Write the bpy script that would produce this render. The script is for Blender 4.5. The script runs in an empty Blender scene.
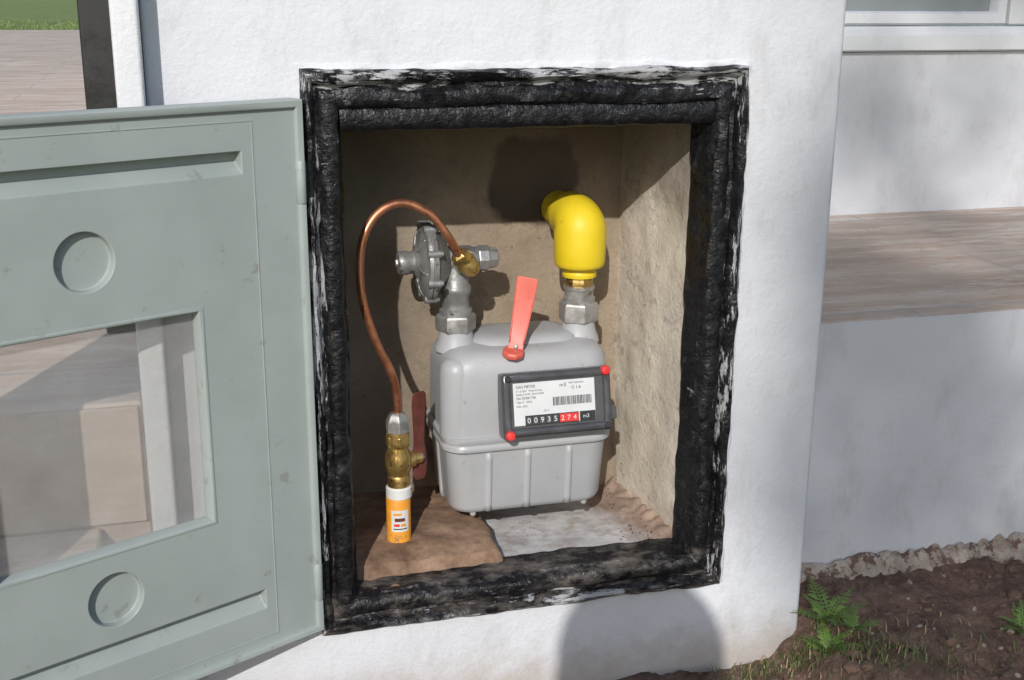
import bpy, bmesh, math, random
from mathutils import Vector, Matrix, noise
random.seed(7)
scene=bpy.context.scene
COL=scene.collection
# ---------------------------------------------------------------- helpers
def empty(name,parent=None):
    o=bpy.data.objects.new(name,None); COL.objects.link(o); o.empty_display_size=.05
    if parent: o.parent=parent
    return o
def mesh_obj(name,verts,faces,mat=None,parent=None,smooth=False):
    me=bpy.data.meshes.new(name); me.from_pydata([tuple(v) for v in verts],[],faces); me.update()
    bm=bmesh.new(); bm.from_mesh(me); bmesh.ops.recalc_face_normals(bm,faces=bm.faces); bm.to_mesh(me); bm.free()
    o=bpy.data.objects.new(name,me); COL.objects.link(o)
    if mat: me.materials.append(mat)
    if parent: o.parent=parent
    if smooth:
        for p in me.polygons: p.use_smooth=True
    return o
def bevel(o,w,seg=3,ang=30):
    m=o.modifiers.new('bevel','BEVEL'); m.width=w; m.segments=seg; m.limit_method='ANGLE'; m.angle_limit=math.radians(ang)
    for p in o.data.polygons: p.use_smooth=True
    w=o.modifiers.new('wn','WEIGHTED_NORMAL'); w.keep_sharp=False
    return o
def box(name,x0,x1,y0,y1,z0,z1,mat,parent=None,bv=0,seg=2):
    v=[(x,y,z) for x in(x0,x1) for y in(y0,y1) for z in(z0,z1)]
    f=[(0,1,3,2),(4,6,7,5),(0,4,5,1),(2,3,7,6),(0,2,6,4),(1,5,7,3)]
    o=mesh_obj(name,v,f,mat,parent)
    if bv: bevel(o,bv,seg)
    return o
def frame_axes(d):
    d=Vector(d).normalized(); a=Vector((0,0,1)) if abs(d.z)<.9 else Vector((1,0,0))
    u=d.cross(a).normalized(); w=d.cross(u).normalized(); return d,u,w
def lathe(name,p0,axis,prof,mat,parent=None,seg=36,smooth=True,bv=0,phase=0):
    d,u,w=frame_axes(axis); p0=Vector(p0); V=[];F=[]
    for (t,r) in prof:
        for i in range(seg):
            a=2*math.pi*i/seg+phase
            V.append(p0+d*t+(u*math.cos(a)+w*math.sin(a))*r)
    for k in range(len(prof)-1):
        for i in range(seg):
            j=(i+1)%seg; F.append((k*seg+i,k*seg+j,(k+1)*seg+j,(k+1)*seg+i))
    F.append(tuple(range(seg))); F.append(tuple(range((len(prof)-1)*seg,len(prof)*seg)))
    o=mesh_obj(name,V,F,mat,parent)
    if bv: bevel(o,bv,2,35)
    elif smooth:
        for p in o.data.polygons: p.use_smooth=True
        o.data.set_sharp_from_angle(angle=math.radians(38))
    return o
def catmull(P,n=10):
    P=[Vector(p) for p in P]; Q=[P[0]*2-P[1]]+P+[P[-1]*2-P[-2]]; out=[]
    for i in range(1,len(Q)-2):
        for k in range(n):
            t=k/n; a,b,c,d=Q[i-1],Q[i],Q[i+1],Q[i+2]
            out.append(.5*((2*b)+(c-a)*t+(2*a-5*b+4*c-d)*t*t+(3*b-a-3*c+d)*t**3))
    out.append(Q[-2]); return out
def tube(name,P,r,mat,parent=None,seg=20,n=10,spline=True):
    pts=catmull(P,n) if spline else [Vector(p) for p in P]
    N=len(pts); R=r if isinstance(r,list) else [r]*N
    if len(R)!=N: R=[R[min(len(R)-1,int(i/(N-1)*(len(R)-1)+.5))] for i in range(N)]
    V=[];F=[]; t0=(pts[1]-pts[0]).normalized(); _,u,_=frame_axes(t0)
    for i,p in enumerate(pts):
        t=(pts[min(i+1,N-1)]-pts[max(i-1,0)]).normalized()
        u=(u-t*u.dot(t)).normalized(); w=t.cross(u)
        for k in range(seg):
            a=2*math.pi*k/seg; V.append(p+(u*math.cos(a)+w*math.sin(a))*R[i])
    for i in range(N-1):
        for k in range(seg):
            j=(k+1)%seg; F.append((i*seg+k,i*seg+j,(i+1)*seg+j,(i+1)*seg+k))
    F.append(tuple(range(seg))); F.append(tuple(range((N-1)*seg,N*seg)))
    return mesh_obj(name,V,F,mat,parent,True)
def ring(name,x0,x1,z0,z1,prof,mat,parent=None,n=40,jit=0,jf=60,ysign=1,smooth=True):
    """profile (inset d, y) swept round a rectangle with mitred corners; UV=(length,d)"""
    path=[]
    cs=[(x0,z0,1,1),(x1,z0,-1,1),(x1,z1,-1,-1),(x0,z1,1,-1)]
    for i in range(4):
        a=cs[i];b=cs[(i+1)%4]
        for k in range(n):
            path.append((a,b,k/n))
    V=[]
    for (a,b,t) in path:
        for (d,y) in prof:
            xa=a[0]+a[2]*d; za=a[1]+a[3]*d; xb=b[0]+b[2]*d; zb=b[1]+b[3]*d
            p=Vector((xa+(xb-xa)*t,y,za+(zb-za)*t))
            if jit:
                q2=Vector((p.x*jf,p.z*jf,d*120)); q3=q2*3.1
                p=p+(Vector((noise.noise(q2),.8*noise.noise(q2+Vector((9,3,1))),noise.noise(q2+Vector((3,7,5)))))+Vector((noise.noise(q3),noise.noise(q3+Vector((5,1,2))),noise.noise(q3+Vector((1,8,2)))))*.5)*jit
            V.append(p)
    m=len(prof); N=len(path); F=[]
    for i in range(N):
        for k in range(m):
            F.append((i*m+k,((i+1)%N)*m+k,((i+1)%N)*m+(k+1)%m,i*m+(k+1)%m))
    o=mesh_obj(name,V,F,mat,parent)
    me=o.data; uv=me.uv_layers.new(name='UVMap')
    for poly in me.polygons:
        idx=[me.loops[l].vertex_index for l in poly.loop_indices]
        iss=[v//m for v in idx]
        wrap=max(iss)-min(iss)>2
        for l,v in zip(poly.loop_indices,idx):
            i=v//m
            if wrap and i==0: i=N
            uv.data[l].uv=(i/n*.55,prof[v%m][0])
    if smooth:
        for p in me.polygons: p.use_smooth=True
        me.set_sharp_from_angle(angle=math.radians(50))
    return o
def boolean(o,cutter):
    m=o.modifiers.new('b','BOOLEAN'); m.operation='DIFFERENCE'; m.object=cutter; m.solver='EXACT'
    dg=bpy.context.evaluated_depsgraph_get(); dg.update()
    me=bpy.data.meshes.new_from_object(o.evaluated_get(dg)); o.modifiers.clear(); o.data=me
    bpy.data.objects.remove(cutter,do_unlink=True)
def text(name,s,size,mat,parent,M,align='LEFT'):
    c=bpy.data.curves.new(name,'FONT'); c.body=s; c.size=size; c.align_x=align; c.extrude=.00008
    o=bpy.data.objects.new(name,c); COL.objects.link(o)
    dg=bpy.context.evaluated_depsgraph_get(); me=bpy.data.meshes.new_from_object(o.evaluated_get(dg))
    bpy.data.objects.remove(o,do_unlink=True)
    me.materials.clear(); me.materials.append(mat); me.transform(M)
    o=bpy.data.objects.new(name,me); COL.objects.link(o); o.parent=parent; return o
def sstep(a,b,x):
    t=max(0,min(1,(x-a)/(b-a))); return t*t*(3-2*t)
# ---------------------------------------------------------------- materials
class NT:
    def __init__(s,name):
        s.m=bpy.data.materials.new(name); s.m.use_nodes=True; s.t=s.m.node_tree; s.n=s.t.nodes; s.b=s.n['Principled BSDF']
        s.tc=s.n.new('ShaderNodeTexCoord')
    def l(s,a,b): s.t.links.new(a,b)
    def noise(s,scale,detail=6,rough=.6,src=None,st=None,dist=0):
        x=s.n.new('ShaderNodeTexNoise'); x.inputs['Scale'].default_value=scale; x.inputs['Detail'].default_value=min(detail,4)
        x.inputs['Roughness'].default_value=rough; x.inputs['Distortion'].default_value=dist
        src=src or s.tc.outputs['Object']
        if st:
            mp=s.n.new('ShaderNodeMapping'); mp.inputs['Scale'].default_value=st; s.l(src,mp.inputs['Vector']); src=mp.outputs[0]
        s.l(src,x.inputs['Vector']); return x.outputs['Fac']
    def ramp(s,f,stops):
        r=s.n.new('ShaderNodeValToRGB'); e=r.color_ramp.elements
        while len(e)<len(stops): e.new(.5)
        for i,(p,c) in enumerate(stops):
            e[i].position=p; e[i].color=(c,c,c,1) if isinstance(c,(int,float)) else (*c,1)
        s.l(f,r.inputs[0]); return r.outputs[0]
    def mix(s,f,a,b,mode='MIX'):
        x=s.n.new('ShaderNodeMix'); x.data_type='RGBA'; x.blend_type=mode
        for v,i in((f,0),(a,6),(b,7)):
            if isinstance(v,(int,float)): x.inputs[i].default_value=v
            elif isinstance(v,tuple): x.inputs[i].default_value=(*v,1)
            else: s.l(v,x.inputs[i])
        return x.outputs[2]
    def math(s,op,a,b=0):
        x=s.n.new('ShaderNodeMath'); x.operation=op
        for v,i in((a,0),(b,1)):
            if isinstance(v,(int,float)): x.inputs[i].default_value=v
            else: s.l(v,x.inputs[i])
        return x.outputs[0]
    def xyz(s,src=None):
        x=s.n.new('ShaderNodeSeparateXYZ'); s.l(src or s.tc.outputs['Object'],x.inputs[0]); return x.outputs
    def maprange(s,v,a,b,c=0,d=1,smooth=True):
        x=s.n.new('ShaderNodeMapRange'); x.interpolation_type='SMOOTHSTEP' if smooth else 'LINEAR'
        s.l(v,x.inputs[0])
        for i,q in zip((1,2,3,4),(a,b,c,d)): x.inputs[i].default_value=q
        return x.outputs[0]
    def bump(s,h,strength=.4,dist=.001):
        x=s.n.new('ShaderNodeBump'); x.inputs['Strength'].default_value=strength; x.inputs['Distance'].default_value=dist
        s.l(h,x.inputs['Height']); s.l(x.outputs[0],s.b.inputs['Normal'])
    def col(s,c): 
        if isinstance(c,tuple): s.b.inputs['Base Color'].default_value=(*c,1)
        else: s.l(c,s.b.inputs['Base Color'])
    def rough(s,r):
        if isinstance(r,(int,float)): s.b.inputs['Roughness'].default_value=r
        else: s.l(r,s.b.inputs['Roughness'])
def M(name,c1,c2,ns=12,rough=.6,metal=0,bs=150,bstr=.3,bd=.0008,spot=None,rvar=.15,st=None):
    t=NT(name); n=t.noise(ns,4,.65,st=st); c=t.ramp(n,[(.35,c1),(.68,c2)])
    if spot:
        sc,ss,th=spot; f=t.ramp(t.noise(ss,4,.7),[(th,0.),(th+.07,1.)]); c=t.mix(f,c,sc)
    t.col(c); t.b.inputs['Metallic'].default_value=metal
    t.rough(t.maprange(n,.3,.7,max(.02,rough-rvar),min(1,rough+rvar)))
    if bstr>.05: t.bump(t.noise(bs,3,.6),bstr,bd)
    return t.m

# white plaster
def plaster(name,base=(.66,.675,.71),dirt=(.45,.44,.44),splash=True):
    t=NT(name)
    c=t.ramp(t.noise(3.5,8,.6),[(.3,tuple(b*.89 for b in base)),(.7,base)])
    n2=t.noise(16,10,.75,st=(1,1,.45)); f=t.ramp(n2,[(.53,0.),(.72,.45)]); c=t.mix(f,c,dirt)
    f=t.ramp(t.noise(220,2,.5),[(.69,0.),(.75,.5)]); c=t.mix(f,c,dirt)
    if splash:
        z=t.xyz()[2]; nz=t.math('ADD',z,t.math('MULTIPLY',t.noise(30,6,.7),.10))
        f=t.maprange(nz,.14,.05,0,.7); c=t.mix(f,c,(.40,.34,.28))
    t.col(c); t.rough(.75)
    h=t.math('ADD',t.math('MULTIPLY',t.noise(14,3,.5),4),t.noise(160,4,.65)); t.bump(h,.7,.0015)
    return t.m
m_wall=plaster('white_plaster'); m_wall2=plaster('white_plaster_house',(.65,.665,.70))
m_bead=plaster('white_edge_paint',(.70,.71,.73),splash=False)

# niche render
def nichemat(name,cs,spotf,dirtf):
    t=NT(name)
    c=t.ramp(t.noise(7,9,.7),[(.3,cs[0]),(.5,cs[1]),(.72,cs[2])])
    f=t.ramp(t.noise(28,9,.8),[(.52,0.),(.66,.6*dirtf)]); c=t.mix(f,c,(.16,.125,.095))
    f=t.ramp(t.noise(70,5,.7),[(.66,0.),(.70,.8)]); c=t.mix(f,c,(.07,.055,.045))
    X,Y,Z=t.xyz()
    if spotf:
        # dark patch with a ragged edge on the back wall behind the elbow
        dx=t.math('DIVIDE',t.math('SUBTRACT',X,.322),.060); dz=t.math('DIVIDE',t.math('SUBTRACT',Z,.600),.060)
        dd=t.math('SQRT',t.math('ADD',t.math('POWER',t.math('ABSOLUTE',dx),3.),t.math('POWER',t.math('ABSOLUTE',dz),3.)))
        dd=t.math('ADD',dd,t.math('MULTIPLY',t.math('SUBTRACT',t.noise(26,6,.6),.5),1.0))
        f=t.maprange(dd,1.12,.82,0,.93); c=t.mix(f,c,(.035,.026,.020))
    nz=t.math('ADD',Z,t.math('MULTIPLY',t.noise(12,6,.6),.12)); f=t.maprange(nz,.60,.70,0,.65); c=t.mix(f,c,(.12,.092,.075))  # shade of the niche top put into the colour
    nx=t.math('ADD',X,t.math('MULTIPLY',t.noise(9,6,.6),.10)); f=t.maprange(nx,.25,.17,0,.6); c=t.mix(f,c,(.13,.11,.09))  # colour darkened toward the left, standing in for the shade there
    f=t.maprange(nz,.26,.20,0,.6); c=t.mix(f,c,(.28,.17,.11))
    t.col(c); t.rough(.9); t.bump(t.math('ADD',t.math('MULTIPLY',t.noise(20,6,.6),3),t.noise(190,7,.7)),.8,.0016)
    return t.m
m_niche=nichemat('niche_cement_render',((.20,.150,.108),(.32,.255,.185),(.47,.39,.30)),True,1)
m_nicheR=nichemat('niche_side_lit_render',((.44,.375,.30),(.62,.55,.455),(.74,.68,.59)),False,.8)  # lighter copy of the render, sunlit tone of the right side in its colour
# niche floor
t=NT('niche_floor_cement')
X,Y,Z=t.xyz()
nx=t.math('ADD',X,t.math('MULTIPLY',t.noise(40,5,.6),.02))
f=t.maprange(nx,.243,.238,0,1)
brown=t.ramp(t.noise(25,9,.75),[(.3,(.13,.075,.045)),(.55,(.27,.17,.11)),(.75,(.38,.27,.19))])
white=t.ramp(t.noise(18,8,.65),[(.3,(.36,.34,.33)),(.6,(.56,.555,.555))])
g=t.ramp(t.noise(34,4,.75),[(.50,0.),(.64,.6)]); white=t.mix(g,white,(.30,.24,.19))
nx2=t.math('ADD',t.math('ADD',X,t.math('MULTIPLY',Y,.35)),t.math('MULTIPLY',t.noise(30,6,.7),.09))
g=t.maprange(nx2,.475,.52,0,.85); white=t.mix(g,white,brown)
t.col(t.mix(f,white,brown)); t.rough(.9); t.bump(t.noise(120,8,.75),.7,.0015); m_floor=t.m

# black paint/tar on frame
t=NT('black_bitumen_paint')
uv=t.tc.outputs['UV']; U,Vv,_=t.xyz(uv); X,Yo,Zo=t.xyz()
s1=t.noise(1,9,.75,src=uv,st=(26,190,1)); s2=t.noise(1,6,.6,src=uv,st=(4.5,25,1)); s3=t.noise(110,4,.7)
near=t.maprange(Vv,.022,.014,-.11,.055); v=t.math('ADD',s1,near); v=t.math('ADD',v,t.math('MULTIPLY',t.math('SUBTRACT',s2,.5),.9))
v=t.math('ADD',v,t.maprange(Zo,.735,.745,0,.055))
f=t.ramp(v,[(.59,0.),(.66,.85)])
c=t.ramp(s3,[(.35,(.004,.004,.005)),(.62,(.009,.009,.011)),(.78,(.028,.028,.030))])
g=t.ramp(t.noise(38,4,.75),[(.57,0.),(.70,.45)]); c=t.mix(g,c,(.06,.058,.058))
g=t.math('MULTIPLY',t.maprange(Zo,.18,.165,0,.75),t.ramp(t.noise(30,4,.75,st=(.5,1,1)),[(.46,0.),(.64,1.)])); c=t.mix(g,c,(.15,.13,.115))
c=t.mix(f,c,(.42,.42,.43)); t.col(c); t.rough(t.ramp(s3,[(.3,.24),(.7,.55)]))
t.b.inputs['Specular IOR Level'].default_value=.4
t.bump(t.math('ADD',t.math('MULTIPLY',t.noise(45,4,.6),2.5),s3),.9,.0018); m_frame=t.m

m_door=M('grey_green_door_paint',(.295,.335,.32),(.335,.375,.36),7,.5,0,260,.12,.0004,spot=((.25,.262,.24),38,.62))
t=NT('dusty_window_plastic')
tr=t.n.new('ShaderNodeBsdfTransparent'); tr.inputs[0].default_value=(.97,.97,.96,1)
df=t.n.new('ShaderNodeBsdfDiffuse'); df.inputs[0].default_value=(.60,.59,.58,1)
gl=t.n.new('ShaderNodeBsdfGlossy'); gl.inputs['Roughness'].default_value=.08
m1=t.n.new('ShaderNodeMixShader'); m2=t.n.new('ShaderNodeMixShader'); m2.inputs[0].default_value=.04
t.l(t.ramp(t.noise(9,6,.7),[(.3,.14),(.7,.26)]),m1.inputs[0]); t.l(tr.outputs[0],m1.inputs[1]); t.l(df.outputs[0],m1.inputs[2])
t.l(m1.outputs[0],m2.inputs[1]); t.l(gl.outputs[0],m2.inputs[2]); t.l(m2.outputs[0],t.n['Material Output'].inputs[0]); m_glass=t.m

m_meter=M('grey_meter_enamel',(.36,.365,.375),(.41,.415,.425),9,.42,0,300,.1,.0003,spot=((.29,.28,.27),50,.64),rvar=.08)
m_alu=M('cast_aluminium',(.22,.22,.215),(.36,.36,.355),30,.5,.45,200,.6,.0008,spot=((.09,.08,.07),60,.58))
m_steel=M('galvanised_steel',(.34,.33,.32),(.50,.49,.47),40,.42,.7,160,.4,.0006,spot=((.17,.13,.10),50,.60))
m_brass=M('brass',(.38,.24,.07),(.62,.43,.16),40,.36,.85,150,.3,.0006,spot=((.14,.09,.05),60,.58))
m_copper=M('copper',(.44,.17,.09),(.62,.28,.16),30,.38,.8,120,.2,.0004,spot=((.22,.09,.05),55,.60))
m_yellow=M('yellow_coating',(.70,.51,.012),(.78,.59,.02),9,.5,0,80,.15,.0006,spot=((.50,.34,.03),45,.66),rvar=.08)
m_tag=M('salmon_plastic_seal',(.60,.105,.07),(.68,.14,.10),30,.45,0,150,.1,.0003,spot=((.42,.10,.07),60,.64))
m_red=M('red_plastic',(.65,.03,.03),(.72,.05,.04),30,.4)
m_redh=M('dark_red_handle',(.085,.022,.016),(.14,.035,.024),40,.6,0,150,.3,.0006,spot=((.05,.03,.02),60,.56))
m_orange=M('orange_pipe_coat',(.72,.27,.02),(.80,.36,.04),30,.5,spot=((.40,.18,.05),60,.60))
m_whitep=M('white_plastic',(.62,.62,.60),(.70,.70,.68),30,.4)
m_label=M('label_white',(.60,.61,.61),(.66,.67,.67),20,.35,bstr=.02)
m_black=M('black_plastic',(.02,.02,.022),(.035,.035,.04),20,.3,bstr=.1)
m_dgrey=M('smoky_plastic',(.055,.055,.06),(.09,.09,.095),30,.22,bstr=.1)
m_ink=M('printing_ink',(.03,.03,.035),(.05,.05,.06),30,.5,bstr=.0)
m_post=M('black_post_paint',(.012,.012,.012),(.02,.02,.02),20,.5)
m_pvc=M('white_pvc',(.68,.69,.71),(.73,.74,.76),5,.3,bstr=.05)
t=NT('window_glass'); t.col((.25,.27,.29)); t.rough(.03); t.b.inputs['Specular IOR Level'].default_value=1.
t.bump(t.noise(3,2),.02,.002); m_wglass=t.m

# stone tiles
t=NT('terrace_stone_tile')
br=t.n.new('ShaderNodeTexBrick'); br.inputs['Scale'].default_value=1; br.inputs['Brick Width'].default_value=.62; br.inputs['Row Height'].default_value=.31
br.inputs['Mortar Size'].default_value=.006; br.inputs['Mortar Smooth'].default_value=.3
br.inputs['Color1'].default_value=(1,1,1,1); br.inputs['Color2'].default_value=(.72,.72,.72,1); br.inputs['Mortar'].default_value=(0,0,0,1)
mp=t.n.new('ShaderNodeMapping'); mp.inputs['Location'].default_value=(.1,.17,0); t.l(t.tc.outputs['Object'],mp.inputs[0]); t.l(mp.outputs[0],br.inputs['Vector'])
c=t.ramp(t.noise(5,9,.7,st=(.5,2.2,1)),[(.3,(.40,.29,.22)),(.5,(.54,.43,.345)),(.72,(.66,.57,.49))])
c=t.mix(.30,c,br.outputs['Color'],'MULTIPLY')
f=t.ramp(t.noise(10,9,.75,st=(.5,3,1)),[(.50,0.),(.66,.65)]); c=t.mix(f,c,(.70,.64,.58))
f=t.ramp(t.noise(60,4,.75),[(.58,0.),(.68,.5)]); c=t.mix(f,c,(.30,.23,.18))
c=t.mix(t.math('MULTIPLY',br.outputs['Fac'],.55),c,(.5,.46,.42)); t.col(c); t.rough(.8)
t.bump(t.math('SUBTRACT',t.noise(60,8,.7),t.math('MULTIPLY',br.outputs['Fac'],1)),.6,.002); m_tile=t.m
m_riser=M('beige_stone_step',(.46,.36,.29),(.58,.49,.41),8,.8,0,60,.5,.002,st=(.6,1,2))

# ground
t=NT('ground_soil_and_grass')
X,Y,Z=t.xyz()
soil=t.ramp(t.noise(26,12,.8),[(.30,(.075,.044,.032)),(.5,(.155,.094,.068)),(.70,(.26,.175,.13))])
f=t.ramp(t.noise(120,6,.7),[(.62,0.),(.70,.6)]); soil=t.mix(f,soil,(.28,.21,.165))
grass=t.ramp(t.noise(3,12,.8),[(.3,(.10,.15,.03)),(.5,(.17,.23,.06)),(.72,(.28,.31,.10))])
far=t.math('ADD',t.maprange(Y,1,2.5),t.maprange(Y,-1.0,-2.4)); far=t.math('ADD',far,t.maprange(X,2.5,4)); far=t.math('MINIMUM',t.math('ADD',far,t.maprange(X,-1.5,-3)),1)
t.col(t.mix(far,soil,grass)); t.rough(.95); t.bump(t.noise(110,10,.8),1,.006); m_ground=t.m
m_clod=M('soil_clod',(.10,.06,.042),(.22,.14,.10),40,.95,0,150,.8,.003)
m_pebble=M('pebble',(.26,.21,.17),(.40,.34,.29),30,.8)
m_foot=M('sandy_mortar',(.30,.235,.18),(.52,.46,.40),30,.95,0,110,1,.006,spot=((.16,.10,.075),46,.50))
def leafmat(name,a,b):
    t=NT(name); t.col(t.ramp(t.noise(40,4),[(.3,a),(.7,b)])); t.rough(.55); return t.m
m_fern=leafmat('fern_green',(.09,.17,.03),(.18,.28,.06)); m_grass=leafmat('grass_green',(.06,.10,.02),(.16,.19,.06)); m_dry=leafmat('dry_grass',(.28,.2,.1),(.4,.3,.17))
m_lawn=leafmat('lawn_green',(.10,.16,.03),(.25,.30,.09))
m_leaf=leafmat('tree_leaf',(.04,.08,.02),(.08,.13,.03)); m_bark=M('bark',(.09,.065,.045),(.18,.14,.1),20,.9,bs=60,bstr=.9,bd=.01)

# ---------------------------------------------------------------- pillar
pil=empty('white_pillar')
xs=[-.150,.02,.48,.62]; zs=[-.15,.14,.74,1.35]
V=[];F=[]
for z in zs:
    for x in xs: V.append((x,0,z))
for j in range(3):
    for i in range(3):
        if (i,j)!=(1,1): a=j*4+i; F.append((a,a+1,a+5,a+4))
b=len(V)
V+=[(-.150,.5,-.15),(.62,.5,-.15),(.62,.5,1.35),(-.150,.5,1.35)]
F+=[(b,b+1,b+2,b+3),(3,7,11,15,b+2,b+1),(0,4,8,12,b+3,b),(12,13,14,15,b+2,b+3),(0,1,2,3,b+1,b)]
r=len(V); V+=[(.02,.03,.14),(.48,.03,.14),(.48,.03,.74),(.02,.03,.74)]
F+=[(5,6,r+1,r),(6,10,r+2,r+1),(10,9,r+3,r+2),(9,5,r,r+3)]
o=mesh_obj('pillar_body',V,F,m_wall,pil); bevel(o,.006,3,60)
box('edge_strip',-.176,-.1502,-.045,.5,-.15,1.35,m_bead,pil,.004)
o=box('coping',-.21,.66,-.08,.54,1.352,1.41,m_wall2,pil,.008)
ring('filler_smear',-.005,.506,.118,.766,[(0,.001),(.0008,-.0010),(.003,-.0018),(.008,-.0025),(.012,.001)],m_wall2,pil,n=110,jit=.0028,jf=24)

# ---------------------------------------------------------------- cabinet
cab=empty('gas_meter_cabinet')
prof=[(0,.004),(.0005,-.009),(.004,-.0125),(.009,-.012),(.0125,-.007),(.014,-.002),(.018,-.0015),(.0205,-.006),(.026,-.0085),(.034,-.0080),(.038,-.005),(.040,.004),(.0425,.006),(.0435,.030),(.046,.034),(.046,.042),(.020,.042),(.018,.004)]
ring('frame',0,.5,.122,.760,prof,m_frame,cab,n=150,jit=.0030,jf=18)
V,F=[],[]
n_=60
for i in range(n_+1):
    x=.040+.42*i/n_; q=.0018*noise.noise(Vector((x*34,1,1)))+.0010*noise.noise(Vector((x*110,4,1)))
    for (y,z) in((.010,.724),(-.002,.724),(-.0045,.716),(-.005+q,.705),(-.003,.698+q),(.001,.6965+q),(.006,.699+q),(.010,.71)): V.append((x,y,z))
for i in range(n_):
    for k in range(8): a=i*8; F.append((a+k,a+(k+1)%8,a+8+(k+1)%8,a+8+k))
o=mesh_obj('frame_head_lip',V,F,m_frame,cab,True)
uv=o.data.uv_layers.new(name='UVMap')
for p in o.data.polygons:
    for l in p.loop_indices:
        c_=o.data.vertices[o.data.loops[l].vertex_index].co; uv.data[l].uv=(c_.x*1.3,.03+(.72-c_.z)+c_.y)
def quadgrid(P,nu,nv,amp,fr):
    V=[];F=[]
    a,b,c,d=[Vector(p) for p in P]; nrm=(b-a).cross(d-a).normalized()
    for j in range(nv+1):
        for i in range(nu+1):
            u=i/nu;v=j/nv
            p=a*(1-u)*(1-v)+b*u*(1-v)+c*u*v+d*(1-u)*v
            e=min(1,min(u,1-u,v,1-v)*12)
            p=p+nrm*noise.fractal(p*fr,1,2,4)*amp*e; V.append(p)
    for j in range(nv):
        for i in range(nu):
            k=j*(nu+1)+i; F.append((k,k+1,k+nu+2,k+nu+1))
    return V,F
x0,x1f,x1b=.030,.468,.443; y0,y1=.015,.24; z0,z1=.13,.735
sh=empty('niche',cab)
for nm,P in {'back_wall':[(x0,y1,z0),(x1b,y1,z0),(x1b,y1,z1),(x0,y1,z1)],'right_side':[(x1f,y0,z0),(x1b,y1,z0),(x1b,y1,z1),(x1f,y0,z1)],
             'left_side':[(x0,y0,z0),(x0,y1,z0),(x0,y1,z1),(x0,y0,z1)],'ceiling':[(x0,y0,z1),(x1f,y0,z1),(x1b,y1,z1),(x0,y1,z1)]}.items():
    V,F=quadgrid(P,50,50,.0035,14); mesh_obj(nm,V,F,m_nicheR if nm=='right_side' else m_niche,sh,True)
V=[];F=[];nu,nv=110,60
for j in range(nv+1):
    for i in range(nu+1):
        x=x0+(x1f-x0)*i/nu; y=.012+(.245-.012)*j/nv
        ed=.229+.008*noise.noise(Vector((y*25,3,1)))
        m=1-sstep(ed-.008,ed+.004,x)
        z=.157+m*(.018+.012*sstep(0,.07,y))+.0022*noise.fractal(Vector((x*30,y*30,2)),1,2,5)*(.4+.6*m)+.0008*noise.noise(Vector((x*120,y*120,2)))
        z-=(1-m)*.004*sstep(.04,.012,y)
        z+=.014*sstep(.41,.45,x-.3*max(0,.15-y))*(1+noise.noise(Vector((x*60,y*60,5))))
        if y<.035: z=min(z,.163)
        V.append((x,y,z))
for j in range(nv):
    for i in range(nu):
        k=j*(nu+1)+i; F.append((k,k+1,k+nu+2,k+nu+1))
mesh_obj('floor',V,F,m_floor,sh,True)
V=[];F=[]
for i in range(80):
    x=random.uniform(.06,.445); y=random.uniform(.05,.235)
    if random.random()<.6: x=random.uniform(.39,.445)
    s=random.uniform(.0006,.002); zz=(.188 if x<.22 else (.166 if x>.41 else .157))
    b=len(V)
    for q in[(1,0,0),(-1,0,0),(0,1,0),(0,-1,0),(0,0,1),(0,0,-1)]:
        V.append((x+q[0]*s*random.uniform(.6,1.4),y+q[1]*s*random.uniform(.6,1.4),zz+q[2]*s*.8))
    for a,c,e in[(0,2,4),(2,1,4),(1,3,4),(3,0,4),(2,0,5),(1,2,5),(3,1,5),(0,3,5)]: F.append((b+a,b+c,b+e))
mesh_obj('floor_crumbs',V,F,m_clod,sh)

# ---------------------------------------------------------------- door
door=empty('cabinet_door'); door.location=(-.001,-.020,0); door.rotation_euler=(0,0,math.radians(206))
W=.47; Z0,Z1=.139,.732
d=box('panel',0.001,W,-.018,0,Z0,Z1,m_door,None)
boolean(d,box('c',.125,.345,-.05,.05,.309,.534,None))
for zc in(.676,.201):
    a0,a1=.070,.400
    V=[(x,y,z) for x in(a0,a1) for (y,z) in((.01,zc+.0105),(-.0150,zc+.0095),(-.0150,zc+.000),(.0,zc-.012),(.01,zc-.020))]
    F=[(0,1,2,3,4),(9,8,7,6,5)]+[(k,5+k,5+(k+1)%5,(k+1)%5) for k in range(5)]
    boolean(d,mesh_obj('c',V,F))
for zc in(.598,.257):
    c=lathe('c',(.235,-.0095,zc),(0,1,0),[(0,.0275),(.05,.031)],None,seg=64,smooth=False); boolean(d,c)
d.parent=door; d.data.materials.clear(); d.data.materials.append(m_door); bevel(d,.0013,3,25)
ring('edge_rim',0,W+.001,Z0-.001,Z1+.001,[(0,-.020),(0,.0035),(.0012,.005),(.0065,.005),(.008,.0035),(.0085,-.001),(.0085,-.003)],m_door,door,n=6)
ring('window_bead',.121,.349,.305,.538,[(0,-.001),(.0004,.0006),(.0014,.0010),(.0036,.0008),(.0048,-.0006),(.0048,-.015),(.003,-.015),(.003,-.001)],m_door,door,n=6)
ring('raised_moulding',.056,.414,.155,.716,[(0,-.001),(.0004,.0006),(.0010,.0008),(.0016,.0006),(.002,-.001)],m_door,door,n=6)
box('window_pane',.122,.348,-.0155,-.0135,.306,.537,m_glass,door)
for zc in(.65,.20):
    lathe('hinge_barrel',(.0045,.002,zc-.022),(0,0,1),[(0,.0045),(.001,.0052),(.043,.0052),(.044,.0045)],m_door,door,16)
    box('hinge_leaf',-.014,.004,-.006,-.003,zc-.018,zc+.018,m_frame,door,.0006)

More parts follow.
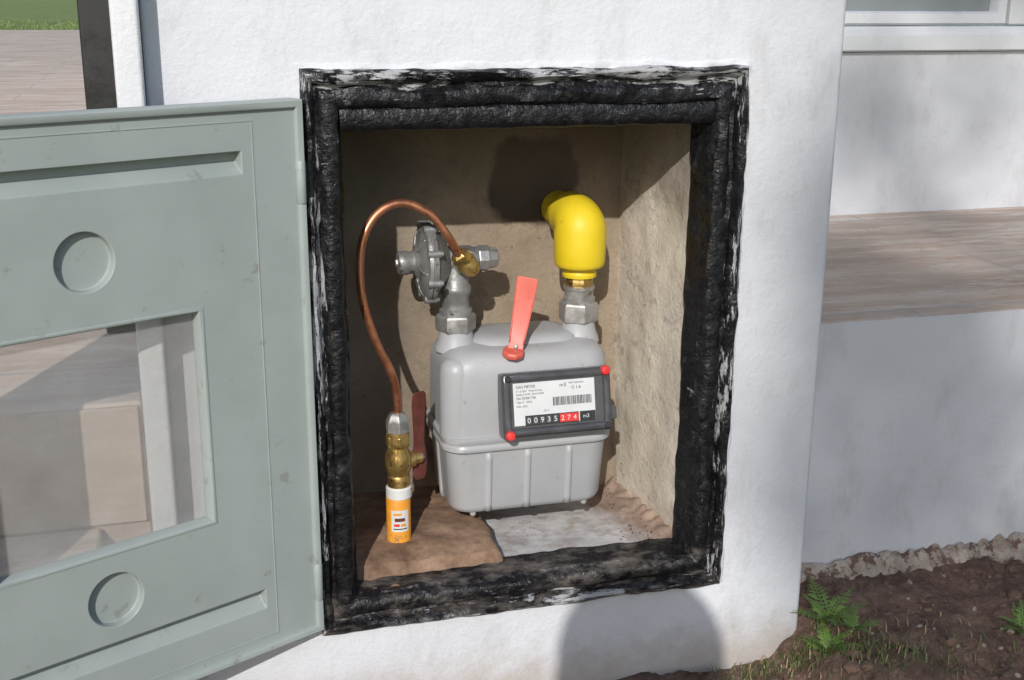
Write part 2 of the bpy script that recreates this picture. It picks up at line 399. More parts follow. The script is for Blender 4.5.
# ---------------------------------------------------------------- gas meter
gm=empty('gas_meter')
def rrect(x0,x1,y0,y1,r,n=9):
    P=[]
    for cx,cy,a0 in((x1-r,y0+r,-90),(x1-r,y1-r,0),(x0+r,y1-r,90),(x0+r,y0+r,180)):
        for k in range(n):
            a=math.radians(a0+90*k/(n-1)); P.append((cx+r*math.cos(a),cy+r*math.sin(a)))
    return P
def loft(name,secs,mat,parent):
    V=[];F=[];m=None
    for (z,a,b,c,dd,r) in secs:
        P=rrect(a,b,c,dd,r); m=len(P); V+=[(x,y,z) for x,y in P]
    for k in range(len(secs)-1):
        for i in range(m):
            j=(i+1)%m; F.append((k*m+i,k*m+j,(k+1)*m+j,(k+1)*m+i))
    F.append(tuple(range(m))); F.append(tuple(range((len(secs)-1)*m,len(secs)*m)))
    o=mesh_obj(name,V,F,mat,parent,True); o.data.set_sharp_from_angle(angle=math.radians(48)); return o
def S(z,i,r=.03): return (z,.166+i,.386-i,.078+i,.222-i,max(.006,r-i*.4))
loft('lower_shell',[S(.2065,.026),S(.2075,.019),S(.2105,.0135),S(.217,.0105),S(.288,.0055),S(.2945,.0045)],m_meter,gm)
loft('flange',[S(.2935,.0015),S(.2950,.0),S(.3005,.0),S(.3020,.0014),S(.3040,.0014),S(.3055,.0),S(.3110,.0),S(.3125,.0018)],m_meter,gm)
loft('upper_shell',[S(.3105,.0045),S(.318,.0045),S(.388,.005,.034),S(.400,.0065,.034),S(.409,.0105,.034),S(.4145,.017,.034),S(.4175,.028,.034),S(.419,.045,.034)],m_meter,gm)
for i,xx in enumerate((.222,.272,.326)):
    tube('rib_%d'%(i+1),[(xx,.0915,.212),(xx,.0885,.25),(xx,.0860,.292)],.0055,m_meter,gm,14,4)
tube('side_rib',[(.1780,.15,.212),(.1760,.15,.25),(.1735,.15,.292)],.0045,m_meter,gm,12,4)
lathe('left_bulge',(.187,.107,.3115),(0,0,1),[(0,.0215),(.082,.0215),(.091,.019),(.097,.013),(.099,.004)],m_meter,gm)
loft('top_dome',[(.412,.212,.352,.112,.20,.03),(.421,.215,.349,.115,.197,.03),(.4255,.222,.343,.122,.191,.03),(.4270,.235,.33,.135,.18,.02)],m_meter,gm)
for i,(xx,yy) in enumerate(((.205,.100),(.352,.100),(.2,.2),(.352,.2))):
    lathe('foot_%d'%(i+1),(xx,yy,.203),(0,0,1),[(0,.0035),(.006,.005)],m_meter,gm,12)
for i,xx in enumerate((.196,.357)):
    lathe('spigot_%d'%(i+1),(xx,.150,.408),(0,0,1),[(0,.027),(.006,.026),(.014,.0225),(.026,.0205),(.030,.0205)],m_meter,gm)
ix=empty('index',gm)
UP=Vector((0,.2113,.9774)); NR=Vector((0,-.9774,.2113)); CC=Vector((.3015,.0595,.3585))
MF=Matrix(((1,UP.x,NR.x,CC.x),(0,UP.y,NR.y,CC.y),(0,UP.z,NR.z,CC.z),(0,0,0,1)))
def fbox(name,u0,u1,v0,v1,n0,n1,mat,bv=0):
    o=box(name,u0,u1,v0,v1,n0,n1,mat,ix); o.data.transform(MF)
    if bv: bevel(o,bv,3)
    return o
fbox('housing_back',-.0690,.0690,-.0400,.0385,-.026,-.0002,m_dgrey,.003)
fr=ring('bezel',-.0680,.0680,-.0375,.0375,[(0,-.001),(0,.0025),(.0015,.0038),(.007,.0038),(.0085,.0025),(.009,-.001)],m_dgrey,ix,n=4)
fr.data.transform(MF@Matrix(((1,0,0,0),(0,0,1,0),(0,1,0,0),(0,0,0,1))))
fbox('label_plate',-.0555,.0480,-.0255,.0265,-.0001,.0012,m_label,.0003)
fbox('counter_strip',-.042,.026,-.0255,-.0135,.0013,.0022,m_black,.0003)
fbox('counter_decimals',.0015,.0255,-.0245,-.0145,.0023,.0027,m_red)
fbox('counter_end',.0275,.0475,-.0255,-.0135,.0013,.0020,m_black,.0003)
def ft(s,size,u,v,mat,n=.0028,al='LEFT'):
    text('print',s,size,mat,ix,MF@Matrix.Translation((u,v,n)),al)
for i,ch in enumerate('00935'): 
    fbox('wheel_%d'%(i+1),-.0408+i*.0084,-.0345+i*.0084,-.0240,-.015,.0022,.0025,m_dgrey)
    ft(ch,.0090,-.0398+i*.0084,-.0226,m_label)
for i,ch in enumerate('274'): ft(ch,.0085,.0030+i*.0078,-.0224,m_label)
ft('m3',.0065,.031,-.0215,m_label)
for i,(s,u,v,sz) in enumerate((('GAS METER',-.052,.0200,.0048),('V 1,2 dm3   Pmax 0,5 bar',-.052,.0155,.0032),('Qmax 4 m3/h  Qmin 0,025',-.052,.0115,.0032),('No 03581726',-.052,.0065,.0044),('Tipo C  2016',-.052,.002,.0036),('IND. ARG.',-.052,-.003,.0032),('m3',.003,.0185,.0070),('Ind. Industria',.0150,.0215,.0036),('G 1.6',.018,.0150,.0055),('- 0 +',-.020,-.0105,.0045))):
    ft(s,sz,u,v,m_ink,.0014)
u=-.006
while u<.044:
    w=random.choice((.0004,.0007,.0011)); fbox('bar',u,u+w,-.0040,.0065,.0012,.0014,m_ink); u+=w+random.choice((.0005,.0008))
for i,(u,v) in enumerate(((-.062,-.036),(.062,.0345))):
    o=lathe('seal_%d'%(i+1),(0,0,0),(0,0,1),[(0,.0062),(.004,.0062),(.0065,.005),(.0072,.002)],m_red,ix,20); o.data.transform(MF@Matrix.Translation((u,v,.001)))
for i,(u,v) in enumerate(((.062,-.033),(-.062,.0325))):
    o=lathe('screw_%d'%(i+1),(0,0,0),(0,0,1),[(0,.004),(.004,.004),(.005,.003)],m_black,ix,20); o.data.transform(MF@Matrix.Translation((u,v,.001)))
fbox('side_catch',.0692,.078,-.028,-.012,-.018,-.006,m_dgrey,.001)

# ---------------------------------------------------------------- outlet fittings
of=empty('yellow_pipe_elbow')
cx,cy=.357,.150
lathe('hex_nut',(cx,cy,.434),(0,0,1),[(0,.024),(.003,.0262),(.022,.0262),(.026,.0235)],m_steel,of,6,False,.0012)
lathe('collar',(cx,cy,.459),(0,0,1),[(0,.0205),(.006,.0205),(.008,.0185),(.016,.0185),(.0175,.020),(.021,.020),(.022,.018)],m_steel,of)
lathe('brass_union',(cx,cy,.478),(0,0,1),[(0,.0165),(.003,.0188),(.010,.0188),(.013,.0170),(.022,.0170)],m_brass,of,8,False,.001)
lathe('yellow_skirt',(cx,cy,.4925),(0,0,1),[(0,.0185),(.0,.0215),(.004,.0220),(.007,.020),(.014,.020)],m_yellow,of)
P=[(cx,cy,.504),(cx,cy,.505),(cx,cy,.5075),(cx,cy,.512),(cx,cy,.530),(cx,cy,.552)]
R=[.024,.0290,.0310,.0322,.0328,.0330]
for k in range(1,11):
    a=math.radians(9*k); P.append((cx,cy+.028*(1-math.cos(a)),.552+.012*math.sin(a))); R.append(.0330-.0035*k/10)
P+=[(cx,cy+.036,.564),(cx,cy+.048,.564),(cx,cy+.049,.564),(cx,cy+.0505,.564)]; R+=[.0294,.0294,.0286,.0260]
tube('elbow',P,R,m_yellow,of,36,1,False)
lathe('wall_pipe',(cx,cy+.04,.564),(0,1,0),[(0,.0235),(.07,.0235)],m_yellow,of)

# ---------------------------------------------------------------- regulator
rg=empty('gas_regulator')
rx,ryy=.196,.150
lathe('hex_nut',(rx,ryy,.432),(0,0,1),[(0,.0235),(.003,.0258),(.018,.0258),(.022,.0232)],m_steel,rg,6,False,.0012,.4)
lathe('stem',(rx,ryy,.452),(0,0,1),[(0,.0205),(.008,.0205),(.010,.0175),(.024,.0165),(.030,.0195),(.036,.0195),(.040,.017),(.075,.016)],m_alu,rg)
lathe('cross_body',(.160,ryy,.522),(1,0,0),[(0,.022),(.012,.0185),(.03,.017),(.055,.0165),(.058,.0145),(.066,.0145)],m_alu,rg)
lathe('end_nut',(.222,ryy,.522),(1,0,0),[(0,.0145),(.002,.0165),(.014,.0165),(.016,.0145),(.026,.0125),(.027,.010)],m_steel,rg,8,False,.001)
DX=.013
lathe('diaphragm_case',(.135+DX,ryy,.521),(1,0,0),[(0,.022),(.001,.033),(.004,.040),(.0065,.043),(.0075,.0475),(.0115,.0485),(.0125,.0465),(.0135,.0465),(.0145,.0485),(.0185,.0475),(.0195,.043),(.024,.038),(.030,.030),(.038,.020)],m_alu,rg,48)
for k in range(8):
    a=math.radians(22.5+45*k); c=Vector((.1405+DX,ryy+.0465*math.cos(a),.521+.0465*math.sin(a)))
    lathe('case_bolt_%d'%(k+1),c,(1,0,0),[(0,.0040),(.0,.0048),(.015,.0048),(.015,.0035),(.018,.0035)],m_alu,rg,10)
for k in range(6):
    a=math.radians(60*k+10)
    tube('case_rib_%d'%(k+1),[(.134+DX,ryy+.020*math.cos(a),.521+.020*math.sin(a)),(.1365+DX,ryy+.033*math.cos(a),.521+.033*math.sin(a)),(.141+DX,ryy+.042*math.cos(a),.521+.042*math.sin(a))],.0016,m_alu,rg,8,4)
lathe('spring_cap',(.111+DX,ryy,.521),(1,0,0),[(0,.006),(.001,.0135),(.004,.0148),(.012,.0148),(.014,.0135),(.020,.0140),(.026,.024)],m_alu,rg)
lathe('cap_screw',(.109+DX,ryy,.521),(1,0,0),[(0,.005),(.004,.006)],m_steel,rg,6,False)
box('top_lug',.150+DX,.172+DX,ryy-.008,ryy+.008,.538,.556,m_alu,rg,.002)
lathe('inlet_boss',(.205,ryy,.522),(0,-1,0),[(0,.016),(.022,.0155),(.023,.013)],m_alu,rg)
lathe('brass_inlet',(.205,.129,.522),(0,-1,0),[(0,.0135),(.010,.0135),(.012,.010),(.018,.010)],m_brass,rg,6,False,.0008)
lathe('brass_elbow_body',(.205,.118,.520),(-.75,-.15,.65),[(-.012,.008),(-.006,.0115),(.006,.0115),(.012,.010)],m_brass,rg,20)
lathe('flare_nut',(.200,.115,.5265),(-.62,-.2,.76),[(.0,.0105),(.002,.012),(.012,.012),(.016,.0085)],m_brass,rg,6,False,.0008)

cp=empty('copper_pipe')
P=[(.196,.112,.530),(.189,.107,.540),(.175,.10,.563),(.155,.10,.5886),(.121,.10,.603),(.0905,.096,.590),(.0725,.09,.556),(.0700,.082,.5015),(.0835,.078,.448),(.1015,.078,.406),(.109,.086,.375),(.110,.090,.347)]
tube('pipe_run',P,.0050,m_copper,cp,16,12)

# ---------------------------------------------------------------- shutoff valve
sv=empty('shutoff_valve'); vx,vy=.1095,.090
lathe('flare_nut',(vx,vy,.327),(0,0,1),[(0,.0135),(.002,.0148),(.014,.0148),(.018,.0125),(.022,.011),(.025,.0075)],m_steel,sv,6,False,.0009)
lathe('brass_body',(vx,vy,.258),(0,0,1),[(0,.0135),(.012,.0135),(.014,.0125),(.020,.0150),(.027,.0165),(.034,.0165),(.041,.0150),(.047,.0125),(.052,.0118),(.054,.0138),(.068,.0138),(.069,.0125)],m_brass,sv,28)
lathe('valve_hex',(vx,vy,.3085),(0,0,1),[(0,.0140),(.001,.0152),(.014,.0152),(.015,.014)],m_brass,sv,6,False,.0008)
lathe('stem_boss',(vx,vy,.288),(.9,.25,0),[(0,.010),(.020,.010),(.021,.007),(.030,.007)],m_brass,sv,20)
V=[]
prof=[(-.030,.006),(-.022,.0095),(-.008,.0105),(.004,.0095),(.020,.0075),(.045,.0085),(.066,.0100),(.080,.0090),(.084,.006)]
for (zz,w) in prof:
    off=.003*math.sin((zz+.03)*30)
    for sx in(-1,1):
        for sy in(0,1): V.append((vx+.028+sx*w*.95+.002*sy,vy+.009+sx*w*.3+sy*.0045+off,.288+zz))
F=[]
for k in range(len(prof)-1):
    a=k*4; F+=[(a,a+1,a+5,a+4),(a+2,a+6,a+7,a+3),(a,a+4,a+6,a+2),(a+1,a+3,a+7,a+5)]
e=4*(len(prof)-1); F+=[(0,2,3,1),(e,e+1,e+3,e+2)]
o=mesh_obj('lever_handle',V,F,m_redh,sv); bevel(o,.0012,2)
lathe('lever_screw',(vx+.028,vy+.009,.288),(.25,-.9,0),[(0,.006),(.003,.006),(.004,.004)],m_steel,sv,6,False)
lathe('white_ring',(vx,vy,.243),(0,0,1),[(0,.0140),(.001,.0158),(.013,.0158),(.015,.0140)],m_whitep,sv)
lathe('orange_sleeve',(vx-.001,vy,.172),(0,0,1),[(0,.0150),(.070,.0150),(.072,.0138)],m_orange,sv)
def patch(name,z0,z1,a0,a1,r,mat):
    V=[];F=[]
    for k in range(13):
        a=math.radians(a0+(a1-a0)*k/12)
        for z in(z0,z1): V.append((vx-.001+r*math.cos(a),vy+r*math.sin(a),z))
    for k in range(12): F.append((2*k,2*k+2,2*k+3,2*k+1))
    mesh_obj(name,V,F,mat,sv,True)
patch('sticker',.202,.230,-135,-50,.0153,m_whitep)
for i,(za,zb,aa,ab,mm) in enumerate(((.205,.2065,-125,-60,m_ink),(.209,.2125,-122,-96,m_red),(.209,.2125,-90,-66,m_orange),(.2155,.2200,-118,-70,m_redh),(.2235,.2265,-125,-85,m_orange))):
    patch('sticker_print_%d'%(i+1),za,zb,aa,ab,.0155,mm)

# ---------------------------------------------------------------- seal tag
tg=empty('red_seal_tag')
a=Vector((.2555,.088,.4175)); b=Vector((.2755,.104,.503)); ax=(b-a).normalized(); sd=Vector((.93,-.33,-.15)); sd=(sd-ax*sd.dot(ax)).normalized(); nn=ax.cross(sd).normalized()
V=[];F=[]
prof=[(0,.0095),(.012,.0090),(.03,.0098),(.055,.0118),(.080,.0130),(.090,.0128),(.0915,.0115)]
for (tt,w) in prof:
    bow=nn*(.003*math.sin(tt/.09*math.pi))
    for sx in(-1,1):
        for sn in(-1,1): V.append(a+ax*tt+sd*w*sx+nn*.0011*sn+bow)
for k in range(len(prof)-1):
    q=k*4; F+=[(q,q+1,q+5,q+4),(q+2,q+6,q+7,q+3),(q,q+4,q+6,q+2),(q+1,q+3,q+7,q+5)]
F+=[(0,2,3,1),(24,25,27,26)]
o=mesh_obj('strap',V,F,m_tag,tg); bevel(o,.0006,2)
o=lathe('lock_base',(.253,.088,.4125),(0,-.25,1),[(0,.0125),(.002,.0140),(.006,.0140),(.0085,.012)],m_tag,tg,8,False,.001)
for s in(-1,1): tube('strap_edge_%d'%(s+2),[a+ax*.010+sd*.0085*s-nn*.001,a+ax*.05+sd*.0108*s+nn*.002,a+ax*.086+sd*.0122*s],.0010,m_tag,tg,8,4)
lathe('rivet',a+ax*.006-nn*.001,-nn if nn.y>0 else nn,[(0,.003),(.002,.003),(.003,.0015)],m_steel,tg,12)

# ---------------------------------------------------------------- low wall / terrace / house / steps
lw=empty('low_wall')
V,F=quadgrid([(.60,.10,-.15),(6,.10,-.15),(6,.10,.42),(.60,.10,.42)],300,30,.003,6)
mesh_obj('wall_face',V,F,m_wall,lw,True)
box('wall_core',.60,6,.1045,.80,-.15,.4155,m_wall2,lw)
V=[];F=[];nu=700; FP=((.101,1.0),(.096,1.02),(.090,.97),(.084,.86),(.078,.72),(.072,.52),(.066,.28),(.058,-.4)); nf=len(FP)
for i in range(nu+1):
    x=.618+(2.6-.618)*i/nu
    h=.076+.018*noise.fractal(Vector((x*8,1,4)),1,2,5)+.007*noise.noise(Vector((x*75,8,0)))
    for k,(fy,fz) in enumerate(FP):
        V.append((x,fy-.002+.005*noise.noise(Vector((x*45,k*.8,1)))+.003*noise.noise(Vector((x*140,k*2,9))),h*fz+.004*noise.noise(Vector((x*110,k*1.7,7)))))
for i in range(nu):
    for k in range(nf-1): q=i*nf+k; F.append((q,q+1,q+nf+1,q+nf))
mesh_obj('footing',V,F,m_foot,lw)
te=empty('terrace')
box('tile_floor_side',.60,6,.103,.86,.4165,.4205,m_tile,te,.0015)
box('tile_floor_left',-9,-.178,0.004,.53,.25,.420,m_tile,te,.004)
box('tile_floor_main',-9,.58,0.5302,13,.25,.420,m_tile,te)
box('step_riser',-9,-.182,-.003,.0035,.285,.4165,m_riser,te,.002)
box('step_tread',-9,-.23,-.095,.0,-.1,.283,m_tile,te,.004)
hs=empty('white_house')
yb=.82
def wallpiece(n,a,b,c,d): box(n,a,b,yb,yb+.2,c,d,m_wall2,hs)
wallpiece('wall_below_window',.3,6,.2,.731); wallpiece('wall_beside_window',.3,.95,.7312,1.95); wallpiece('wall_right',2.6,6,.7312,1.95); wallpiece('wall_above',.3,6,1.9502,3.1)
box('side_wall',.3,.5,yb+.201,6,.2,3.1,m_wall2,hs); box('roof_slab',.1,6.2,yb-.25,6.2,3.102,3.25,m_wall2,hs,.01)
wn=empty('house_window',None)
yf=yb-.008
ring('outer_frame',.93,2.62,.733,1.96,[(0,yb-.001),(0,yf-.004),(.003,yf-.008),(.030,yf-.008),(.034,yf-.003),(.046,yf-.002),(.047,yb+.05),(.01,yb+.05)],m_pvc,wn,n=4)
for i,(a,b) in enumerate(((.978,1.452),(1.512,2.572))):
    ring('sash_%d'%(i+1),a,b,.781,1.912,[(0,yb+.03),(0,yf+.010),(.004,yf+.004),(.021,yf+.004),(.025,yf+.010),(.026,yb+.03)],m_pvc,wn,n=4)
    box('glass_%d'%(i+1),a+.02,b-.02,yb+.020,yb+.026,.80,1.895,m_wglass,wn)
box('mullion',1.4525,1.5115,yf-.002,yb+.04,.782,1.911,m_pvc,wn,.003)
box('black_gate_post',-.2245,-.182,.28,.32,.42,1.6,m_post,None,.003)

# ---------------------------------------------------------------- ground
def axis(lo,hi,step,far):
    a=[];x=lo
    while x<hi: a.append(x); x+=step
    a.append(hi); s=step
    x=hi
    while x<far: s*=1.35; x+=s; a.append(x)
    s=step;x=lo
    while x>-far: s*=1.35; x-=s; a.insert(0,x)
    return a
gx=axis(.40,1.30,.005,250); gy=axis(-.30,.12,.005,250)
def gh(x,y):
    h=.048*sstep(.570,.645,x)*sstep(-.7,-.02,y)
    near=sstep(-1.5,-.3,y)*sstep(2.5,1.2,x)*sstep(-1,.2,x)*sstep(.6,.2,y)
    p=Vector((x*9,y*9,0)); h+=near*(.016*noise.fractal(p,1,2,5)+.008*abs(noise.noise(p*4))+.0035*noise.noise(p*11)+.002*noise.noise(p*24))
    h+=.010*sstep(.04,.095,y)*near
    return h-.004
V=[(x,y,gh(x,y)) for y in gy for x in gx]; n=len(gx)
F=[(j*n+i,j*n+i+1,(j+1)*n+i+1,(j+1)*n+i) for j in range(len(gy)-1) for i in range(n-1)]
mesh_obj('ground',V,F,m_ground,None,True)
def blobs(name,items,mat):
    V=[];F=[]
    for (x,y,z,s) in items:
        bm=bmesh.new(); bmesh.ops.create_icosphere(bm,subdivisions=2,radius=s)
        sc=Vector((random.uniform(.7,1.4),random.uniform(.7,1.3),random.uniform(.5,.9))); off=Vector((random.random()*50,0,0)); b=len(V)
        for v in bm.verts:
            k=1+.45*noise.noise(v.co*(1.3/s)+off); V.append(Vector((v.co.x*sc.x*k+x,v.co.y*sc.y*k+y,v.co.z*sc.z*k+z)))
        for f in bm.faces: F.append(tuple(b+v.index for v in f.verts))
        bm.free()
    return mesh_obj(name,V,F,mat)
it=[]
for i in range(420):
    x=random.uniform(.56,1.25); y=random.uniform(-.25,.080); s=random.choice((.0015,.002,.003,.004,.008))*random.uniform(.7,1.2); it.append((x,y,gh(x,y)+s*.1,s))
blobs('soil_clods',it,m_clod)
it=[]
for i in range(40):
    x=random.uniform(.58,1.2); y=random.uniform(-.22,.080); s=random.uniform(.0015,.004); it.append((x,y,gh(x,y)+s*.3,s))
blobs('pebbles',it,m_pebble)
def fern(name,base,n,L,seed):
    random.seed(seed); V=[];F=[]
    for k in range(n):
        az=2*math.pi*k/n+random.uniform(-.4,.4); lift=random.uniform(.55,1.25); l=L*random.uniform(.65,1.1)
        dh=Vector((math.cos(az),math.sin(az),0)); pts=[]
        for s in range(15):
            q=s/14; pts.append(Vector(base)+dh*l*q*math.cos(lift*(1-.5*q))+Vector((0,0,1))*(l*math.sin(lift)*(q-.42*q*q)))
        side=Vector((-dh.y,dh.x,0))
        for s in range(14):
            a,b=pts[s],pts[s+1]; q=s/14; c=len(V); w=.0007
            V+= [a-side*w,a+side*w,b+side*w,b-side*w]; F.append((c,c+1,c+2,c+3))
            if s>1:
                ll=.26*l*math.sin(min(1,(1-q)*1.25+.06)*math.pi*.5)*(.75+.25*random.random())
                for sg in(-1,1):
                    f=(b-a).normalized(); dr=(side*sg+f*.55+Vector((0,0,-.15+random.uniform(-.2,.2)))).normalized(); ww=f*(ll*.17)
                    c=len(V); V+=[a,a+dr*ll*.4+ww,a+dr*ll,a+dr*ll*.4-ww]; F.append((c,c+1,c+2,c+3))
    return mesh_obj(name,V,F,m_fern)
fern('fern_plant',(.655,-.012,gh(.655,-.012)),10,.075,3); fern('fern_plant',(.682,-.030,gh(.682,-.030)),8,.050,4)
fern('fern_plant',(.630,-.055,gh(.630,-.055)),8,.050,5); fern('fern_plant',(.90,-.085,gh(.9,-.085)),9,.050,8)
random.seed(21)
def tufts(name,areas,mat):
    V=[];F=[]
    for (cx,cy,sx,sy,n,h) in areas:
        for i in range(n):
            x=random.gauss(cx,sx); y=min(random.gauss(cy,sy),-.006 if cx<.62 else .06); z=gh(x,y)-.002; hh=h*random.uniform(.4,1.2); az=random.uniform(0,6.28)
            d=Vector((math.cos(az),math.sin(az),0)); s=Vector((-d.y,d.x,0))*random.uniform(.0005,.0011); p=Vector((x,y,z)); c=len(V)
            m=p+d*hh*.25+Vector((0,0,hh*.65)); e=p+d*hh*random.uniform(.5,.9)+Vector((0,0,hh*random.uniform(.6,1)))
            V+=[p-s,p+s,m+s*.8,m-s*.8,e]; F+=[(c,c+1,c+2,c+3),(c+3,c+2,c+4)]
    return mesh_obj(name,V,F,mat)
tufts('grass_tufts',[(.62,-.035,.018,.012,150,.018),(.55,-.03,.035,.012,200,.012),(.66,-.07,.03,.015,150,.018),(.72,-.11,.05,.015,120,.018),(.95,-.075,.015,.012,90,.022),(.80,-.14,.12,.015,120,.016)],m_grass)
tufts('dry_grass',[(.60,-.035,.05,.02,110,.016),(.70,-.07,.08,.03,110,.014),(.85,.02,.2,.05,70,.010)],m_dry)
V=[];F=[]
for i in range(6000):
    x=random.uniform(-6,3); y=13.05+random.random()**2*9; h=random.uniform(.03,.07); a=random.uniform(0,3.14); s=Vector((math.cos(a),math.sin(a),0))*.008; c=len(V)
    p=Vector((x,y,.30)); V+=[p-s,p+s,p+Vector((random.uniform(-.04,.04),random.uniform(-.04,.04),h))]; F.append((c,c+1,c+2))
lawn=mesh_obj('lawn',[(-60,13.001,.30),(60,13.001,.30),(60,160,.30),(-60,160,.30)],[(0,1,2,3)],m_ground)
mesh_obj('blades',V,F,m_lawn,lawn)

# ---------------------------------------------------------------- tree behind the viewer (throws the dappled shade)
random.seed(5)
tree=empty('shade_tree')
K=10.; c0=Vector((1.15-.42*K,-K,.75+.62*K)); base=Vector((c0.x+.2,c0.y-.3,0))
tube('shade_tree_trunk',[base,base+Vector((.03,.02,2)),base+Vector((-.04,.05,4)),base+Vector((.0,.1,5.4)),c0],[.16,.15,.14,.12,.10,.06,.03],m_bark,tree,14,8)
cl=[]
for i in range(58):
    wx=random.uniform(.62,2.0) if i<46 else random.uniform(.60,.80); wz=random.uniform(-.1,1.5) if i<46 else random.uniform(.05,.75); kk=K+random.uniform(-.8,.8)
    q=Vector((wx-.42*kk,-kk,wz+.62*kk)); cl.append(q)
    if i%2==0: s0=base+Vector((.0,.1,5.2+.4*random.random())); tube('shade_tree_limb_%d'%(i//2+1),[s0,(s0+q)/2+Vector((0,0,.1)),q],[.03,.015,.006],m_bark,tree,8,5)
V=[];F=[]
for q in cl:
    rr=random.uniform(.06,.14)
    for k in range(46):
        p=q+Vector((random.gauss(0,rr),random.gauss(0,rr),random.gauss(0,rr*.9)))
        tt=-p.y; wx=p.x+.42*tt; wz=p.z-.62*tt
        if wx<.55+.05*noise.noise(Vector((wz*5,0,0))) : continue
        u=Vector((random.gauss(0,1),random.gauss(0,1),random.gauss(0,1))).normalized(); _,a,b=frame_axes(u); L=random.uniform(.03,.05); c=len(V)
        V+=[p-a*L,p+b*L*.45,p+a*L,p-b*L*.45]; F.append((c,c+1,c+2,c+3))
mesh_obj('shade_tree_foliage',V,F,m_leaf,tree)

# ---------------------------------------------------------------- photographer (crouching behind the camera; throws the shadow under the cabinet)
ph=empty('photographer')
m_shirt=M('blue_shirt',(.08,.12,.22),(.11,.16,.28),30,.8); m_jean=M('jeans',(.05,.07,.12),(.08,.10,.16),60,.9); m_skin=M('skin',(.45,.27,.20),(.52,.33,.25),30,.5); m_hair=M('dark_hair',(.03,.02,.015),(.05,.035,.025),80,.5)
def skin(name,verts,edges,mat):
    me=bpy.data.meshes.new(name); me.from_pydata([v[0] for v in verts],edges,[]); o=bpy.data.objects.new(name,me); COL.objects.link(o)
    o.modifiers.new('s','SKIN')
    for i,v in enumerate(verts): me.skin_vertices[0].data[i].radius=v[1] if isinstance(v[1],tuple) else (v[1],v[1])
    me.skin_vertices[0].data[0].use_root=True
    s=o.modifiers.new('ss','SUBSURF'); s.levels=2; s.render_levels=2; me.materials.append(mat); o.parent=ph
    dg=bpy.context.evaluated_depsgraph_get(); m2=bpy.data.meshes.new_from_object(o.evaluated_get(dg)); o.modifiers.clear(); o.data=m2
    for p in m2.polygons: p.use_smooth=True
    return o
skin('torso_and_arms',[((-.30,-1.86,.36),.15),((-.29,-1.78,.52),(.15,.12)),((-.28,-1.70,.68),(.16,.12)),((-.26,-1.63,.79),.08),((-.25,-1.58,.84),.055),
 ((-.45,-1.66,.76),.07),((-.50,-1.50,.60),.048),((-.33,-1.38,.74),.033),((-.08,-1.64,.76),.07),((-.0,-1.50,.60),.048),((-.06,-1.38,.74),.033)],
 [(0,1),(1,2),(2,3),(3,4),(2,5),(5,6),(6,7),(2,8),(8,9),(9,10)],m_shirt)
skin('legs',[((-.30,-1.88,.34),.15),((-.42,-1.80,.36),.10),((-.50,-1.50,.46),.075),((-.48,-1.72,.10),.05),((-.48,-1.60,.04),.045),((-.18,-1.80,.36),.10),((-.08,-1.50,.46),.075),((-.10,-1.72,.10),.05),((-.10,-1.60,.04),.045)],
 [(0,1),(1,2),(2,3),(3,4),(0,5),(5,6),(6,7),(7,8)],m_jean)
def ell(name,c,r,mat):
    bm=bmesh.new(); bmesh.ops.create_uvsphere(bm,u_segments=32,v_segments=20,radius=1); me=bpy.data.meshes.new(name)
    for v in bm.verts: v.co=Vector((v.co.x*r[0]+c[0],v.co.y*r[1]+c[1],v.co.z*r[2]+c[2]))
    bm.to_mesh(me); bm.free(); o=bpy.data.objects.new(name,me); COL.objects.link(o); me.materials.append(mat); o.parent=ph
    for p in me.polygons: p.use_smooth=True
hc=(-.236,-1.50,.945)
ell('head',hc,(.084,.095,.118),m_skin); ell('hair',(hc[0],hc[1]-.018,hc[2]+.020),(.106,.104,.112),m_hair)
lathe('neck',(-.25,-1.58,.82),(.1,.5,.8),[(0,.055),(.12,.05)],m_skin,ph,20)
ell('nose',(hc[0],hc[1]+.098,hc[2]-.012),(.012,.016,.022),m_skin)
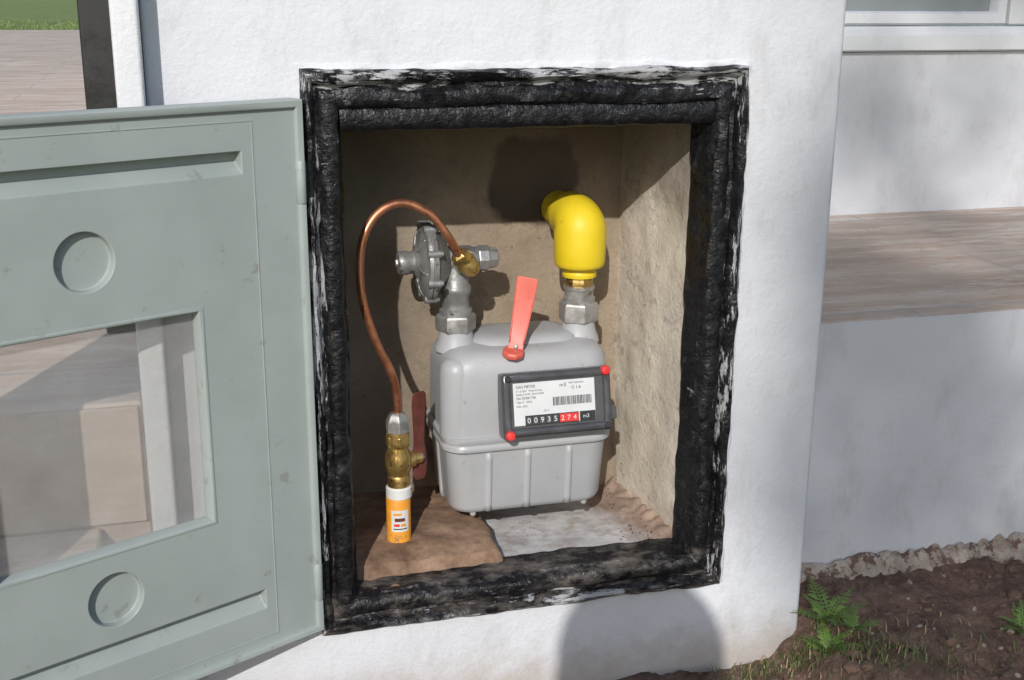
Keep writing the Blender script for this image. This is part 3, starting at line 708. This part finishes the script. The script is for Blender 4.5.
for s in(-1,1):
    ell('ear',(hc[0]+s*.094,hc[1],hc[2]-.01),(.012,.022,.032),m_skin); ell('eye',(hc[0]+s*.03,hc[1]+.086,hc[2]+.008),(.013,.01,.009),m_whitep)
    hx=-.1965+s*.085
    ell('palm',(hx,-1.355,.775),(.022,.03,.042),m_skin)
    for k in range(4): tube('finger_%d'%(k+1),[(hx,-1.35,.760+k*.017),(hx-s*.015,-1.33,.766+k*.018),(hx-s*.04,-1.328,.768+k*.018)],[.009,.0085,.007],m_skin,ph,10,4)
    tube('thumb',[(hx,-1.37,.76),(hx-s*.02,-1.385,.775),(hx-s*.035,-1.375,.79)],[.011,.010,.008],m_skin,ph,10,4)
box('phone',-.27,-.12,-1.355,-1.345,.76,.83,m_black,ph,.003)

# ---------------------------------------------------------------- light, world, camera
sv_=Vector((-.42,-1,.62)).normalized(); elev=math.asin(sv_.z)
w=bpy.data.worlds.new('World'); scene.world=w; w.use_nodes=True
sky=w.node_tree.nodes.new('ShaderNodeTexSky'); sky.sky_type='NISHITA'; sky.sun_disc=False; sky.sun_elevation=elev
sky.sun_rotation=math.atan2(sv_.x,sv_.y)
bg=w.node_tree.nodes['Background']; bg.inputs[1].default_value=.125; w.node_tree.links.new(sky.outputs[0],bg.inputs[0])
L=bpy.data.lights.new('sun','SUN'); L.energy=3.45; L.angle=math.radians(.6); L.color=(1,.965,.92)
lo=bpy.data.objects.new('sun',L); COL.objects.link(lo); lo.rotation_euler=sv_.to_track_quat('Z','Y').to_euler(); lo.location=(-2,-5,4)
cam=bpy.data.cameras.new('camera'); co=bpy.data.objects.new('camera',cam); COL.objects.link(co)
R=Vector((.9634,-.2679,.0055)).normalized(); Fw=Vector((.2589,.9254,-.2770)).normalized(); U=R.cross(Fw).normalized(); Fw=U.cross(R)
co.matrix_world=Matrix(((R.x,U.x,-Fw.x,-.1265),(R.y,U.y,-Fw.y,-1.2635),(R.z,U.z,-Fw.z,.837),(0,0,0,1)))
cam.sensor_width=36; cam.lens=42.4; cam.clip_start=.02; cam.clip_end=1000
scene.camera=co
scene.view_settings.view_transform='Standard'; scene.view_settings.look='None'; scene.view_settings.exposure=0
